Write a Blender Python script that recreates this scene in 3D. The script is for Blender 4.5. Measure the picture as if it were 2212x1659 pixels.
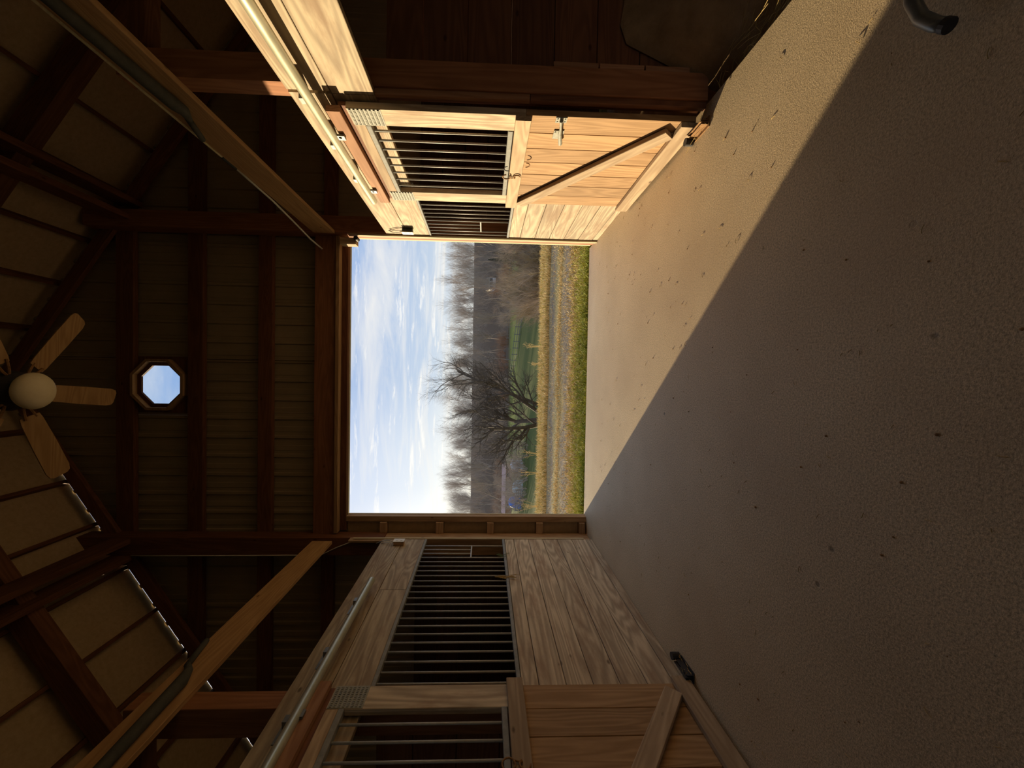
import bpy, bmesh, math, random
from mathutils import Vector, Matrix
sc = bpy.context.scene
for o in list(bpy.data.objects): bpy.data.objects.remove(o)
COL = sc.collection
PI = math.pi

# ------------------------------------------------------------------ camera
FPX, YAW, PITCH, ROLL, CH = 831.0, -0.0195, -0.0361, 0.0164, 1.4181
cy, sy, cp, sp, cr, sr = math.cos(YAW), math.sin(YAW), math.cos(PITCH), math.sin(PITCH), math.cos(ROLL), math.sin(ROLL)
fwd = Vector((sy*cp, cy*cp, sp)); r0 = Vector((cy, -sy, 0)); u0 = r0.cross(fwd)
rgt = cr*r0 + sr*u0; upv = -sr*r0 + cr*u0
cam = bpy.data.cameras.new('camera'); camo = bpy.data.objects.new('camera', cam); COL.objects.link(camo)
cx = -upv; cyv = rgt; cz = -fwd           # the phone was held sideways: the picture's right is the world's down
camo.matrix_world = Matrix(((cx.x, cyv.x, cz.x, 0), (cx.y, cyv.y, cz.y, 0), (cx.z, cyv.z, cz.z, CH), (0, 0, 0, 1)))
cam.sensor_fit = 'HORIZONTAL'; cam.sensor_width = 36.0; cam.lens = FPX*36/2212
cam.shift_x = 28.2/2212; cam.clip_start = 0.02; cam.clip_end = 2000
sc.camera = camo

# ------------------------------------------------------------------ world, sun, exposure
SUN = Vector((-0.6364, 0.7714, 0.1185)).normalized()      # towards the sun
world = bpy.data.worlds.new('sky'); sc.world = world; world.use_nodes = True
def N(nt, t, **kw):
    n = nt.nodes.new(t)
    for k, v in kw.items():
        if k.startswith('i_'):
            key = k[2:]
            key = int(key) if key.isdigit() else key.replace('_', ' ')
            n.inputs[key].default_value = v
        else: setattr(n, k, v)
    return n
def ramp(nt, stops, interp='LINEAR'):
    n = nt.nodes.new('ShaderNodeValToRGB'); cr_ = n.color_ramp; cr_.interpolation = interp
    while len(cr_.elements) < len(stops): cr_.elements.new(0.5)
    for e, (p, c) in zip(cr_.elements, stops):
        e.position = p; e.color = (*c, 1) if len(c) == 3 else c
    return n
def build_sky():
    nt = world.node_tree; L = nt.links.new; bg = nt.nodes['Background']
    tc = N(nt, 'ShaderNodeTexCoord'); sep = N(nt, 'ShaderNodeSeparateXYZ'); L(tc.outputs['Generated'], sep.inputs[0])
    el = ramp(nt, [(0.0, (.80, .80, .74)), (.06, (.72, .76, .77)), (.15, (.47, .58, .74)), (.30, (.34, .47, .72)), (.75, (.30, .47, .78)), (1, (.26, .42, .74))])
    L(sep.outputs['Z'], el.inputs[0])
    dot = N(nt, 'ShaderNodeVectorMath', operation='DOT_PRODUCT'); L(tc.outputs['Generated'], dot.inputs[0]); dot.inputs[1].default_value = SUN
    glow = ramp(nt, [(0.50, (0, 0, 0)), (.78, (.07, .06, .03)), (.92, (.34, .28, .16)), (1, (.8, .62, .34))]); L(dot.outputs['Value'], glow.inputs[0])
    add = N(nt, 'ShaderNodeMix', data_type='RGBA', blend_type='ADD'); add.inputs[0].default_value = 1
    L(el.outputs[0], add.inputs[6]); L(glow.outputs[0], add.inputs[7])
    # flat cloud deck: direction projected on a plane overhead
    zz = N(nt, 'ShaderNodeMath', operation='MAXIMUM', i_1=0.0); L(sep.outputs['Z'], zz.inputs[0])
    za = N(nt, 'ShaderNodeMath', operation='ADD', i_1=0.09); L(zz.outputs[0], za.inputs[0])
    dv = N(nt, 'ShaderNodeVectorMath', operation='DIVIDE'); L(tc.outputs['Generated'], dv.inputs[0])
    cmb = N(nt, 'ShaderNodeCombineXYZ'); [L(za.outputs[0], cmb.inputs[i]) for i in range(3)]; L(cmb.outputs[0], dv.inputs[1])
    mp = N(nt, 'ShaderNodeMapping'); mp.inputs['Scale'].default_value = (.42, .95, 0); mp.inputs['Rotation'].default_value = (0, 0, .55); L(dv.outputs[0], mp.inputs['Vector'])
    n1 = N(nt, 'ShaderNodeTexNoise', i_Scale=1.5, i_Detail=9.0, i_Roughness=.62, i_Distortion=.5); L(mp.outputs[0], n1.inputs['Vector'])
    c1 = ramp(nt, [(.46, (0, 0, 0)), (.56, (.38, .38, .38)), (.66, (.60,)*3), (.76, (.8, .8, .8))]); L(n1.outputs[0], c1.inputs[0])
    cl = N(nt, 'ShaderNodeMix', data_type='RGBA'); L(c1.outputs[0], cl.inputs[0]); L(add.outputs[2], cl.inputs[6]); cl.inputs[7].default_value = (.95, .91, .83, 1)
    mp2 = N(nt, 'ShaderNodeMapping'); mp2.inputs['Scale'].default_value = (.55, 1.3, 0); mp2.inputs['Rotation'].default_value = (0, 0, .30); mp2.inputs['Location'].default_value = (1.3, .4, 0); L(dv.outputs[0], mp2.inputs['Vector'])
    n2 = N(nt, 'ShaderNodeTexNoise', i_Scale=2.6, i_Detail=10.0, i_Roughness=.68, i_Distortion=.2); L(mp2.outputs[0], n2.inputs['Vector'])
    c2 = ramp(nt, [(.56, (0, 0, 0)), (.63, (.55,)*3), (.72, (.9,)*3)]); L(n2.outputs[0], c2.inputs[0])
    cl2 = N(nt, 'ShaderNodeMix', data_type='RGBA'); L(c2.outputs[0], cl2.inputs[0]); L(cl.outputs[2], cl2.inputs[6]); cl2.inputs[7].default_value = (1.04, 1.0, .92, 1); cl = cl2
    L(cl.outputs[2], bg.inputs[0]); bg.inputs[1].default_value = 1.0
build_sky()
sun = bpy.data.lights.new('sun', 'SUN'); sun.energy = 9.0; sun.angle = math.radians(.6); sun.color = (1, .80, .49)
suno = bpy.data.objects.new('sun', sun); COL.objects.link(suno)
suno.rotation_euler = (-SUN).to_track_quat('-Z', 'Y').to_euler(); suno.location = (-12, 16, 6)
sc.view_settings.view_transform = 'Standard'; sc.view_settings.look = 'None'; sc.view_settings.gamma = 1
sc.view_settings.use_curve_mapping = False; sc.view_settings.exposure = 0.12

# ------------------------------------------------------------------ materials
def newmat(name):
    m = bpy.data.materials.new(name); m.use_nodes = True
    return m, m.node_tree, m.node_tree.links.new, m.node_tree.nodes['Principled BSDF']
def wood(name, light, dark, stain, rough=.75, stain_amt=.5, knots=True, vary=.35):
    m, nt, L, b = newmat(name)
    tc = N(nt, 'ShaderNodeTexCoord'); oi = N(nt, 'ShaderNodeObjectInfo')
    off = N(nt, 'ShaderNodeMath', operation='MULTIPLY', i_1=61.7); L(oi.outputs['Random'], off.inputs[0])
    ad = N(nt, 'ShaderNodeVectorMath', operation='ADD'); L(tc.outputs['Object'], ad.inputs[0]); L(off.outputs[0], ad.inputs[1])
    m1 = N(nt, 'ShaderNodeMapping'); m1.inputs['Scale'].default_value = (.42, 4.6, 4.6); L(ad.outputs[0], m1.inputs['Vector'])
    n1 = N(nt, 'ShaderNodeTexNoise', i_Scale=1.0, i_Detail=2.0, i_Roughness=.5, i_Distortion=.4); L(m1.outputs[0], n1.inputs['Vector'])
    k = N(nt, 'ShaderNodeMath', operation='MULTIPLY', i_1=95.0); L(n1.outputs[0], k.inputs[0])
    s = N(nt, 'ShaderNodeMath', operation='SINE'); L(k.outputs[0], s.inputs[0])
    s2 = N(nt, 'ShaderNodeMath', operation='MULTIPLY_ADD', i_1=.5, i_2=.5); L(s.outputs[0], s2.inputs[0])
    m2 = N(nt, 'ShaderNodeMapping'); m2.inputs['Scale'].default_value = (3, 60, 60); L(ad.outputs[0], m2.inputs['Vector'])
    n2 = N(nt, 'ShaderNodeTexNoise', i_Scale=1.0, i_Detail=4.0, i_Roughness=.6); L(m2.outputs[0], n2.inputs['Vector'])
    mixf = N(nt, 'ShaderNodeMath', operation='MULTIPLY_ADD', i_1=.45); L(s2.outputs[0], mixf.inputs[0])
    n2s = N(nt, 'ShaderNodeMath', operation='MULTIPLY', i_1=.6); L(n2.outputs[0], n2s.inputs[0]); L(n2s.outputs[0], mixf.inputs[2])
    r1 = ramp(nt, [(.15, dark), (.8, light)]); L(mixf.outputs[0], r1.inputs[0])
    m3 = N(nt, 'ShaderNodeMapping'); m3.inputs['Scale'].default_value = (1.6, 6, 6); L(ad.outputs[0], m3.inputs['Vector'])
    n3 = N(nt, 'ShaderNodeTexNoise', i_Scale=1.3, i_Detail=5.0, i_Roughness=.65); L(m3.outputs[0], n3.inputs['Vector'])
    r3 = ramp(nt, [(.46, (0, 0, 0)), (.66, (stain_amt,)*3)]); L(n3.outputs[0], r3.inputs[0])
    mx = N(nt, 'ShaderNodeMix', data_type='RGBA'); L(r3.outputs[0], mx.inputs[0]); L(r1.outputs[0], mx.inputs[6]); mx.inputs[7].default_value = (*stain, 1)
    last = mx.outputs[2]
    if knots:
        m4 = N(nt, 'ShaderNodeMapping'); m4.inputs['Scale'].default_value = (1.5, 3.2, 3.2); L(ad.outputs[0], m4.inputs['Vector'])
        vo = N(nt, 'ShaderNodeTexVoronoi', i_Scale=1.7); L(m4.outputs[0], vo.inputs['Vector'])
        kr = ramp(nt, [(.035, (.75,)*3), (.075, (0, 0, 0))]); L(vo.outputs['Distance'], kr.inputs[0])
        mk = N(nt, 'ShaderNodeMix', data_type='RGBA'); L(kr.outputs[0], mk.inputs[0]); L(last, mk.inputs[6]); mk.inputs[7].default_value = (dark[0]*.3, dark[1]*.25, dark[2]*.2, 1)
        last = mk.outputs[2]
    hsv = N(nt, 'ShaderNodeHueSaturation'); L(last, hsv.inputs['Color'])
    vv = N(nt, 'ShaderNodeMapRange'); vv.inputs['To Min'].default_value = 1-vary/2; vv.inputs['To Max'].default_value = 1+vary/2
    L(oi.outputs['Random'], vv.inputs[0]); L(vv.outputs[0], hsv.inputs['Value'])
    L(hsv.outputs[0], b.inputs['Base Color']); b.inputs['Roughness'].default_value = rough; b.inputs['Specular IOR Level'].default_value = .25
    bp = N(nt, 'ShaderNodeBump', i_Strength=.25, i_Distance=.004); L(mixf.outputs[0], bp.inputs['Height']); L(bp.outputs[0], b.inputs['Normal'])
    return m
def speckle(name, c1, c2, scale=30, rough=.9, bump=.3, detail=6, dist=.01, metal=0, spec=.3):
    m, nt, L, b = newmat(name)
    tc = N(nt, 'ShaderNodeTexCoord'); n = N(nt, 'ShaderNodeTexNoise', i_Scale=float(scale), i_Detail=float(detail), i_Roughness=.65); L(tc.outputs['Object'], n.inputs['Vector'])
    r = ramp(nt, [(.3, c1), (.7, c2)]); L(n.outputs[0], r.inputs[0]); L(r.outputs[0], b.inputs['Base Color'])
    b.inputs['Roughness'].default_value = rough; b.inputs['Metallic'].default_value = metal; b.inputs['Specular IOR Level'].default_value = spec
    bp = N(nt, 'ShaderNodeBump', i_Strength=bump, i_Distance=dist); L(n.outputs[0], bp.inputs['Height']); L(bp.outputs[0], b.inputs['Normal'])
    return m
M = {}
M['pine'] = wood('weathered_pine', (.55, .44, .30), (.28, .215, .145), (.28, .18, .11), stain_amt=.75)
M['door'] = wood('amber_door_boards', (.42, .255, .125), (.28, .16, .07), (.24, .13, .055), stain_amt=.45, knots=False)
M['rail'] = wood('pinkish_rail_boards', (.47, .345, .22), (.31, .215, .13), (.25, .16, .09), stain_amt=.45)
M['red'] = wood('reddish_stained_boards', (.42, .22, .12), (.30, .14, .07), (.25, .11, .05), stain_amt=.3)
M['beam'] = wood('tan_beam_wood', (.48, .29, .14), (.36, .20, .09), (.30, .16, .07), stain_amt=.4)
M['dark'] = wood('dark_red_framing', (.20, .085, .04), (.13, .05, .025), (.09, .035, .02), stain_amt=.4)
M['header'] = wood('red_brown_header', (.34, .15, .07), (.24, .10, .045), (.18, .07, .03), stain_amt=.4)
M['frame'] = wood('brown_wall_framing', (.42, .27, .15), (.30, .18, .09), (.24, .13, .06), stain_amt=.4)
M['trim'] = wood('pale_yellow_trim', (.58, .48, .30), (.46, .36, .22), (.4, .3, .17), stain_amt=.2, knots=False)
M['shade_lining'] = wood('shade_dark_stall_lining', (.085, .045, .025), (.05, .026, .014), (.04, .02, .01), stain_amt=.4)  # near-black wood: the gloom inside the stalls is put into its colour
M['deck'] = speckle('tan_roof_deck', (.50, .37, .22), (.62, .48, .30), 22, bump=.1)
M['siding'] = speckle('tan_metal_siding', (.30, .235, .155), (.36, .285, .19), 3, rough=.55, bump=.0)
M['panelback'] = speckle('brown_door_sheathing', (.30, .19, .09), (.42, .27, .13), 9, bump=.15)
M['steel'] = speckle('galvanised_bars', (.15, .15, .14), (.22, .215, .20), 30, rough=.48, bump=.05, metal=.55)
M['channel'] = speckle('dull_zinc_channel', (.20, .20, .185), (.29, .285, .265), 25, rough=.75, bump=.05)
M['bar'] = speckle('worn_steel_bars', (.36, .36, .34), (.47, .465, .44), 30, rough=.5, bump=.05, metal=.05)
M['pipe'] = speckle('galvanised_track', (.44, .41, .29), (.58, .54, .40), 8, rough=.38, bump=.03, metal=.6)
M['tooth'] = speckle('toothed_plate_zinc', (.24, .235, .195), (.36, .35, .295), 60, rough=.65, bump=.1, metal=.05)
M['rust'] = speckle('rusty_iron', (.16, .08, .03), (.36, .19, .07), 40, rough=.8, bump=.2)
M['black'] = speckle('black_rubber', (.02, .018, .018), (.045, .04, .038), 30, rough=.6, bump=.1)
M['darkgrey'] = speckle('dark_grey_tube', (.05, .05, .045), (.085, .08, .07), 20, rough=.8, bump=.1)
M['hose'] = speckle('grey_metal_tube', (.11, .11, .10), (.16, .16, .145), 20, rough=.35, bump=.05, metal=.3)
M['white'] = speckle('white_plastic', (.66, .64, .58), (.76, .74, .68), 10, rough=.5, bump=.02)
M['greybox'] = speckle('grey_box_metal', (.40, .39, .36), (.55, .53, .48), 25, rough=.5, bump=.05, metal=.2)
M['globe'] = speckle('frosted_globe_glass', (.74, .64, .44), (.82, .72, .52), 14, rough=.4, bump=.03)
M['blade'] = wood('oak_fan_blade', (.42, .26, .12), (.30, .17, .07), (.25, .14, .06), stain_amt=.2, knots=False, vary=.1)
M['straw'] = speckle('dry_straw', (.32, .21, .07), (.48, .34, .13), 12, bump=.0)
M['twine'] = speckle('green_twine', (.10, .15, .07), (.17, .22, .11), 12, bump=.0)
M['bedding'] = speckle('dirty_bedding', (.22, .135, .065), (.40, .26, .135), 6, bump=.7, dist=.03)
M['bark'] = speckle('grey_brown_bark', (.28, .225, .18), (.40, .33, .27), 8, bump=.1)
M['twig'] = speckle('brown_twigs', (.32, .245, .18), (.44, .35, .26), 2, bump=.0)
M['darkbark'] = speckle('dark_bark', (.06, .05, .04), (.12, .095, .075), 6, bump=.1)
M['tanshrub'] = speckle('tan_shrub_twigs', (.26, .195, .12), (.44, .34, .21), 2, bump=.0)
M['russet'] = speckle('russet_leaf_clumps', (.26, .14, .08), (.36, .20, .11), 2, bump=.0)
M['cedar'] = speckle('dark_cedar', (.025, .05, .02), (.05, .085, .035), 4, bump=.0)
M['grass'] = speckle('green_grass_blades', (.28, .34, .05), (.54, .52, .12), 3, bump=.0)
M['dry'] = speckle('dry_grass_blades', (.56, .42, .19), (.82, .64, .33), 3, bump=.0)
M['fence'] = speckle('grey_fence_wood', (.15, .14, .12), (.22, .2, .18), 8, bump=.0)
M['bluetarp'] = speckle('blue_tarp', (.03, .13, .5), (.05, .2, .65), 3, rough=.5, bump=.2)
M['paletarp'] = speckle('pale_grey_tarp', (.40, .46, .46), (.55, .6, .6), 3, rough=.5, bump=.2)
M['pinkroof'] = speckle('pinkish_roof', (.42, .28, .25), (.5, .34, .3), 3, bump=.05)
M['housewall'] = speckle('white_house_wall', (.6, .62, .66), (.72, .74, .78), 3, bump=.05)
M['housewindow'] = speckle('dark_house_window', (.05, .06, .08), (.08, .09, .11), 3, bump=.0)
def concrete():
    m, nt, L, b = newmat('broom_finished_concrete')
    tc = N(nt, 'ShaderNodeTexCoord')
    n1 = N(nt, 'ShaderNodeTexNoise', i_Scale=1.1, i_Detail=6.0, i_Roughness=.6); L(tc.outputs['Object'], n1.inputs['Vector'])
    r1 = ramp(nt, [(.3, (.56, .415, .245)), (.55, (.65, .49, .30)), (.75, (.70, .55, .355))]); L(n1.outputs[0], r1.inputs[0])
    n2 = N(nt, 'ShaderNodeTexNoise', i_Scale=120.0, i_Detail=6.0, i_Roughness=.8); L(tc.outputs['Object'], n2.inputs['Vector'])
    r2 = ramp(nt, [(.36, (.45,)*3), (.60, (1.2,)*3)]); L(n2.outputs[0], r2.inputs[0])
    mu = N(nt, 'ShaderNodeMix', data_type='RGBA', blend_type='MULTIPLY'); mu.inputs[0].default_value = 1; L(r1.outputs[0], mu.inputs[6]); L(r2.outputs[0], mu.inputs[7])
    v = N(nt, 'ShaderNodeTexVoronoi', i_Scale=5.0); L(tc.outputs['Object'], v.inputs['Vector'])
    vr = ramp(nt, [(.04, (.35,)*3), (.075, (1, 1, 1))]); L(v.outputs['Distance'], vr.inputs[0])
    n4 = N(nt, 'ShaderNodeTexNoise', i_Scale=2.3, i_Detail=2.0); L(tc.outputs['Object'], n4.inputs['Vector'])
    gate = ramp(nt, [(.52, (1, 1, 1)), (.6, (0, 0, 0))]); L(n4.outputs[0], gate.inputs[0])
    mg = N(nt, 'ShaderNodeMix', data_type='RGBA', blend_type='LIGHTEN'); mg.inputs[0].default_value = 1; L(vr.outputs[0], mg.inputs[6]); L(gate.outputs[0], mg.inputs[7])
    m2 = N(nt, 'ShaderNodeMix', data_type='RGBA', blend_type='MULTIPLY'); m2.inputs[0].default_value = .8; L(mu.outputs[2], m2.inputs[6]); L(mg.outputs[2], m2.inputs[7])
    n5 = N(nt, 'ShaderNodeTexNoise', i_Scale=.7, i_Detail=3.0); mo = N(nt, 'ShaderNodeMapping'); mo.inputs['Location'].default_value = (3.1, 7.7, 0); L(tc.outputs['Object'], mo.inputs['Vector']); L(mo.outputs[0], n5.inputs['Vector'])
    r5 = ramp(nt, [(.46, (0, 0, 0)), (.7, (.6,)*3)]); L(n5.outputs[0], r5.inputs[0])
    m3 = N(nt, 'ShaderNodeMix', data_type='RGBA'); L(r5.outputs[0], m3.inputs[0]); L(m2.outputs[2], m3.inputs[6]); m3.inputs[7].default_value = (.46, .32, .19, 1)
    L(m3.outputs[2], b.inputs['Base Color']); b.inputs['Roughness'].default_value = .62; b.inputs['Specular IOR Level'].default_value = .35
    mb = N(nt, 'ShaderNodeMapping'); mb.inputs['Scale'].default_value = (170, 230, 230); L(tc.outputs['Object'], mb.inputs['Vector'])
    nb = N(nt, 'ShaderNodeTexNoise', i_Scale=1.0, i_Detail=5.0, i_Roughness=.65); L(mb.outputs[0], nb.inputs['Vector'])
    bp = N(nt, 'ShaderNodeBump', i_Strength=.7, i_Distance=.003); L(nb.outputs[0], bp.inputs['Height'])
    bp2 = N(nt, 'ShaderNodeBump', i_Strength=.5, i_Distance=.006); L(mg.outputs[2], bp2.inputs['Height']); L(bp.outputs[0], bp2.inputs['Normal'])
    L(bp2.outputs[0], b.inputs['Normal'])
    return m
M['concrete'] = concrete()
def yard():
    m, nt, L, b = newmat('yard_grass_and_gravel')
    tc = N(nt, 'ShaderNodeTexCoord'); sep = N(nt, 'ShaderNodeSeparateXYZ'); L(tc.outputs['Object'], sep.inputs[0])
    w = N(nt, 'ShaderNodeTexNoise', i_Scale=.9, i_Detail=4.0); L(tc.outputs['Object'], w.inputs['Vector'])
    ma = N(nt, 'ShaderNodeMath', operation='MULTIPLY_ADD', i_1=1.1); L(w.outputs[0], ma.inputs[0]); L(sep.outputs['Y'], ma.inputs[2])
    ms = N(nt, 'ShaderNodeMath', operation='MULTIPLY_ADD', i_1=.01, i_2=0.0); L(ma.outputs[0], ms.inputs[0])
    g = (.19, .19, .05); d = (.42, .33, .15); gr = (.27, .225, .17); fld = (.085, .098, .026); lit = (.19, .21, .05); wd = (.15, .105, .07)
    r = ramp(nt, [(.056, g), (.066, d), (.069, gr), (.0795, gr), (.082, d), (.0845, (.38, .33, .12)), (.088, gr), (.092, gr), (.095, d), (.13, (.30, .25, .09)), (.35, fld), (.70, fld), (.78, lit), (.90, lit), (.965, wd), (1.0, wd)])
    L(ms.outputs[0], r.inputs[0])
    n2 = N(nt, 'ShaderNodeTexNoise', i_Scale=38.0, i_Detail=5.0, i_Roughness=.75); L(tc.outputs['Object'], n2.inputs['Vector'])
    r2 = ramp(nt, [(.32, (.35,)*3), (.68, (1.55,)*3)]); L(n2.outputs[0], r2.inputs[0])
    mu = N(nt, 'ShaderNodeMix', data_type='RGBA', blend_type='MULTIPLY'); mu.inputs[0].default_value = 1; L(r.outputs[0], mu.inputs[6]); L(r2.outputs[0], mu.inputs[7])
    L(mu.outputs[2], b.inputs['Base Color']); b.inputs['Roughness'].default_value = .95; b.inputs['Specular IOR Level'].default_value = .1
    bp = N(nt, 'ShaderNodeBump', i_Strength=.8, i_Distance=.03); L(n2.outputs[0], bp.inputs['Height']); L(bp.outputs[0], b.inputs['Normal'])
    return m
M['yard'] = yard()
def glassmat():
    m, nt, L, b = newmat('window_glass'); out = nt.nodes['Material Output']; nt.nodes.remove(b)
    t = N(nt, 'ShaderNodeBsdfTransparent'); t.inputs[0].default_value = (.92, .96, 1, 1); g = N(nt, 'ShaderNodeBsdfGlossy'); g.inputs['Roughness'].default_value = .05
    mx = N(nt, 'ShaderNodeMixShader', i_0=.06); L(t.outputs[0], mx.inputs[1]); L(g.outputs[0], mx.inputs[2]); L(mx.outputs[0], out.inputs[0]); return m
M['glass'] = glassmat()

# ------------------------------------------------------------------ helpers
def tag(o, label=None, cat=None, group=None, kind=None):
    if label: o['label'] = label
    if cat: o['category'] = cat
    if group: o['group'] = group
    if kind: o['kind'] = kind
    return o
def empty(name, loc, label=None, cat=None, group=None, kind=None):
    o = bpy.data.objects.new(name, None); o.empty_display_size = .1; o.location = loc; COL.objects.link(o)
    return tag(o, label, cat, group, kind)
def base_of(parent):
    v = Vector((0, 0, 0))
    while parent: v += parent.location; parent = parent.parent
    return v
def link(name, me, mat, parent=None, loc=(0, 0, 0), rot=None):
    o = bpy.data.objects.new(name, me); COL.objects.link(o)
    if mat is not None and len(me.materials) == 0: me.materials.append(mat)
    o.location = Vector(loc) - base_of(parent) if parent else Vector(loc)
    if rot is not None: o.rotation_euler = rot
    if parent: o.parent = parent
    return o
CACHE = {}
def plankmesh(l, w, t, bev, mat):
    key = (round(l, 4), round(w, 4), round(t, 4), bev, mat.name)
    if key in CACHE: return CACHE[key]
    b = min(bev, w*.3, t*.3); hw, ht = w/2, t/2
    prof = [(-hw+b, -ht), (hw-b, -ht), (hw, -ht+b), (hw, ht-b), (hw-b, ht), (-hw+b, ht), (-hw, ht-b), (-hw, -ht+b)]
    vs = [(-l/2, y, z) for y, z in prof] + [(l/2, y, z) for y, z in prof]
    fs = [(i, i+8, (i+1) % 8+8, (i+1) % 8) for i in range(8)] + [tuple(range(8)), tuple(range(15, 7, -1))]
    fs = [tuple(reversed(f)) for f in fs]
    fs = [tuple(reversed(f)) for f in fs]
    me = bpy.data.meshes.new('board'); me.from_pydata(vs, [], fs); bm = bmesh.new(); bm.from_mesh(me); bmesh.ops.recalc_face_normals(bm, faces=bm.faces); bm.to_mesh(me); bm.free()
    me.materials.append(mat); CACHE[key] = me
    return me
ROT = {'X': (0, 0, 0), 'Y': (0, 0, PI/2), 'Z': (0, -PI/2, 0)}
def board(name, mat, parent, x0, x1, y0, y1, z0, z1, axis=None, bev=.003):
    mat = M[mat] if isinstance(mat, str) else mat
    dx, dy, dz = x1-x0, y1-y0, z1-z0
    if axis is None: axis = 'XYZ'[[dx, dy, dz].index(max(dx, dy, dz))]
    dims = {'X': (dx, dy, dz), 'Y': (dy, dx, dz), 'Z': (dz, dy, dx)}[axis]
    return link(name, plankmesh(*dims, bev, mat), None, parent, ((x0+x1)/2, (y0+y1)/2, (z0+z1)/2), ROT[axis])
def beam2(name, mat, parent, p, q, w, t, side=(1, 0, 0), bev=.003):
    """board from p to q; t is its thickness along 'side', w its width across"""
    p, q = Vector(p), Vector(q); X = (q-p).normalized(); Z = Vector(side); Z = (Z - X*Z.dot(X)).normalized(); Y = Z.cross(X)
    R = Matrix((X, Y, Z)).transposed()
    return link(name, plankmesh((q-p).length, w, t, bev, M[mat] if isinstance(mat, str) else mat), None, parent, (p+q)/2, R.to_euler())
class MB:
    def __init__(s): s.v = []; s.f = []
    def box(s, x0, x1, y0, y1, z0, z1):
        n = len(s.v); s.v += [(x, y, z) for z in (z0, z1) for y in (y0, y1) for x in (x0, x1)]
        s.f += [tuple(n+i for i in f) for f in ((0, 2, 3, 1), (4, 5, 7, 6), (0, 1, 5, 4), (2, 6, 7, 3), (0, 4, 6, 2), (1, 3, 7, 5))]; return s
    def tube(s, pts, r, k=8, cap=True):
        pts = [Vector(p) for p in pts]; rs = r if isinstance(r, (list, tuple)) else [r]*len(pts); n0 = len(s.v); prev = None
        for i, p in enumerate(pts):
            d = (pts[min(i+1, len(pts)-1)] - pts[max(i-1, 0)]).normalized()
            a = prev if prev is not None else (Vector((0, 0, 1)) if abs(d.z) < .9 else Vector((1, 0, 0)))
            a = (a - d*a.dot(d)).normalized(); prev = a; b = d.cross(a)
            for j in range(k):
                t = 2*PI*j/k; s.v.append(tuple(p + (a*math.cos(t)+b*math.sin(t))*rs[i]))
        for i in range(len(pts)-1):
            for j in range(k):
                j2 = (j+1) % k; s.f.append((n0+i*k+j, n0+i*k+j2, n0+(i+1)*k+j2, n0+(i+1)*k+j))
        if cap:
            s.f.append(tuple(n0+k-1-j for j in range(k))); e = n0+(len(pts)-1)*k; s.f.append(tuple(e+j for j in range(k)))
        return s
    def lathe(s, prof, c=(0, 0, 0), k=24):
        n0 = len(s.v); c = Vector(c)
        for r, z in prof:
            for j in range(k):
                t = 2*PI*j/k; s.v.append((c.x+r*math.cos(t), c.y+r*math.sin(t), c.z+z))
        for i in range(len(prof)-1):
            for j in range(k):
                j2 = (j+1) % k; s.f.append((n0+i*k+j, n0+i*k+j2, n0+(i+1)*k+j2, n0+(i+1)*k+j))
        return s
    def prism(s, poly, y0, y1):
        n = len(s.v); m = len(poly); s.v += [(x, y0, z) for x, z in poly] + [(x, y1, z) for x, z in poly]
        s.f += [tuple(n+i for i in range(m)), tuple(n+m+i for i in reversed(range(m)))] + [(n+i, n+m+i, n+m+(i+1) % m, n+(i+1) % m) for i in range(m)]; return s
    def build(s, name, mat, parent=None, origin=None, smooth=False):
        """vertices are world coordinates; origin is where the object sits"""
        o0 = Vector(origin) if origin is not None else (base_of(parent) if parent else Vector((0, 0, 0)))
        me = bpy.data.meshes.new(name); me.from_pydata([tuple(Vector(v)-o0) for v in s.v], [], s.f)
        bm = bmesh.new(); bm.from_mesh(me); bmesh.ops.recalc_face_normals(bm, faces=bm.faces); bm.to_mesh(me); bm.free()
        if smooth: me.polygons.foreach_set('use_smooth', [True]*len(me.polygons))
        return link(name, me, M[mat] if isinstance(mat, str) else mat, parent, o0)
rnd = random.Random(7)

# ------------------------------------------------------------------ sizes
XL, XR = -2.091, 1.779            # aisle faces of the two stall fronts
YG = 5.30                         # siding plane of the gable end
XC, ZR, SL = -.125, 7.874, .667   # ridge and roof pitch
XW0, XW1, YB = -5.75, 5.50, -7.5  # outer walls
def roofz(x): return ZR - SL*abs(x-XC)

# ------------------------------------------------------------------ ground, floor
def ground_z(x, y):
    if y < 10.2: z = -.07
    else:
        t = min((y-10.2)/27, 1); z = -.07 - 4.43*(t*t*(3-2*t) if t < .0 else (1-(1-t)**1.5))
    if y > 92: z += min((y-92)/60, 1.2)**1.2*9.2
    if y > 10.2: z += .12*math.sin(x*.21+y*.13)*min((y-10.2)/10, 1)
    else: z += .012*math.sin(x*2.1+y*3.3)
    return z
def build_ground():
    ys = [-90, -40, -12, -4, 2, 5.27, 5.30] + [5.4+.24*i for i in range(25)] + [11.4+1.2*i for i in range(26)] + [43+4*i for i in range(35)]
    ys = [y for y in ys if y < 185]; xs = [-120+8*i for i in range(12)] + [-24+2*i for i in range(8)] + [-8+.5*i for i in range(33)] + [9+2*i for i in range(8)] + [26+8*i for i in range(14)]
    b = MB()
    for y in ys:
        for x in xs: b.v.append((x, y, ground_z(x, y) if y > 5.29 else (-.16 if y < -7.6 else -.5)))
    n = len(xs)
    for i in range(len(ys)-1):
        for j in range(n-1): b.f.append((i*n+j, i*n+j+1, (i+1)*n+j+1, (i+1)*n+j))
    o = b.build('ground', 'yard', smooth=True); tag(o, 'grassy yard with a gravel track and the sloping field beyond', 'ground', kind='structure')
build_ground()
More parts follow.
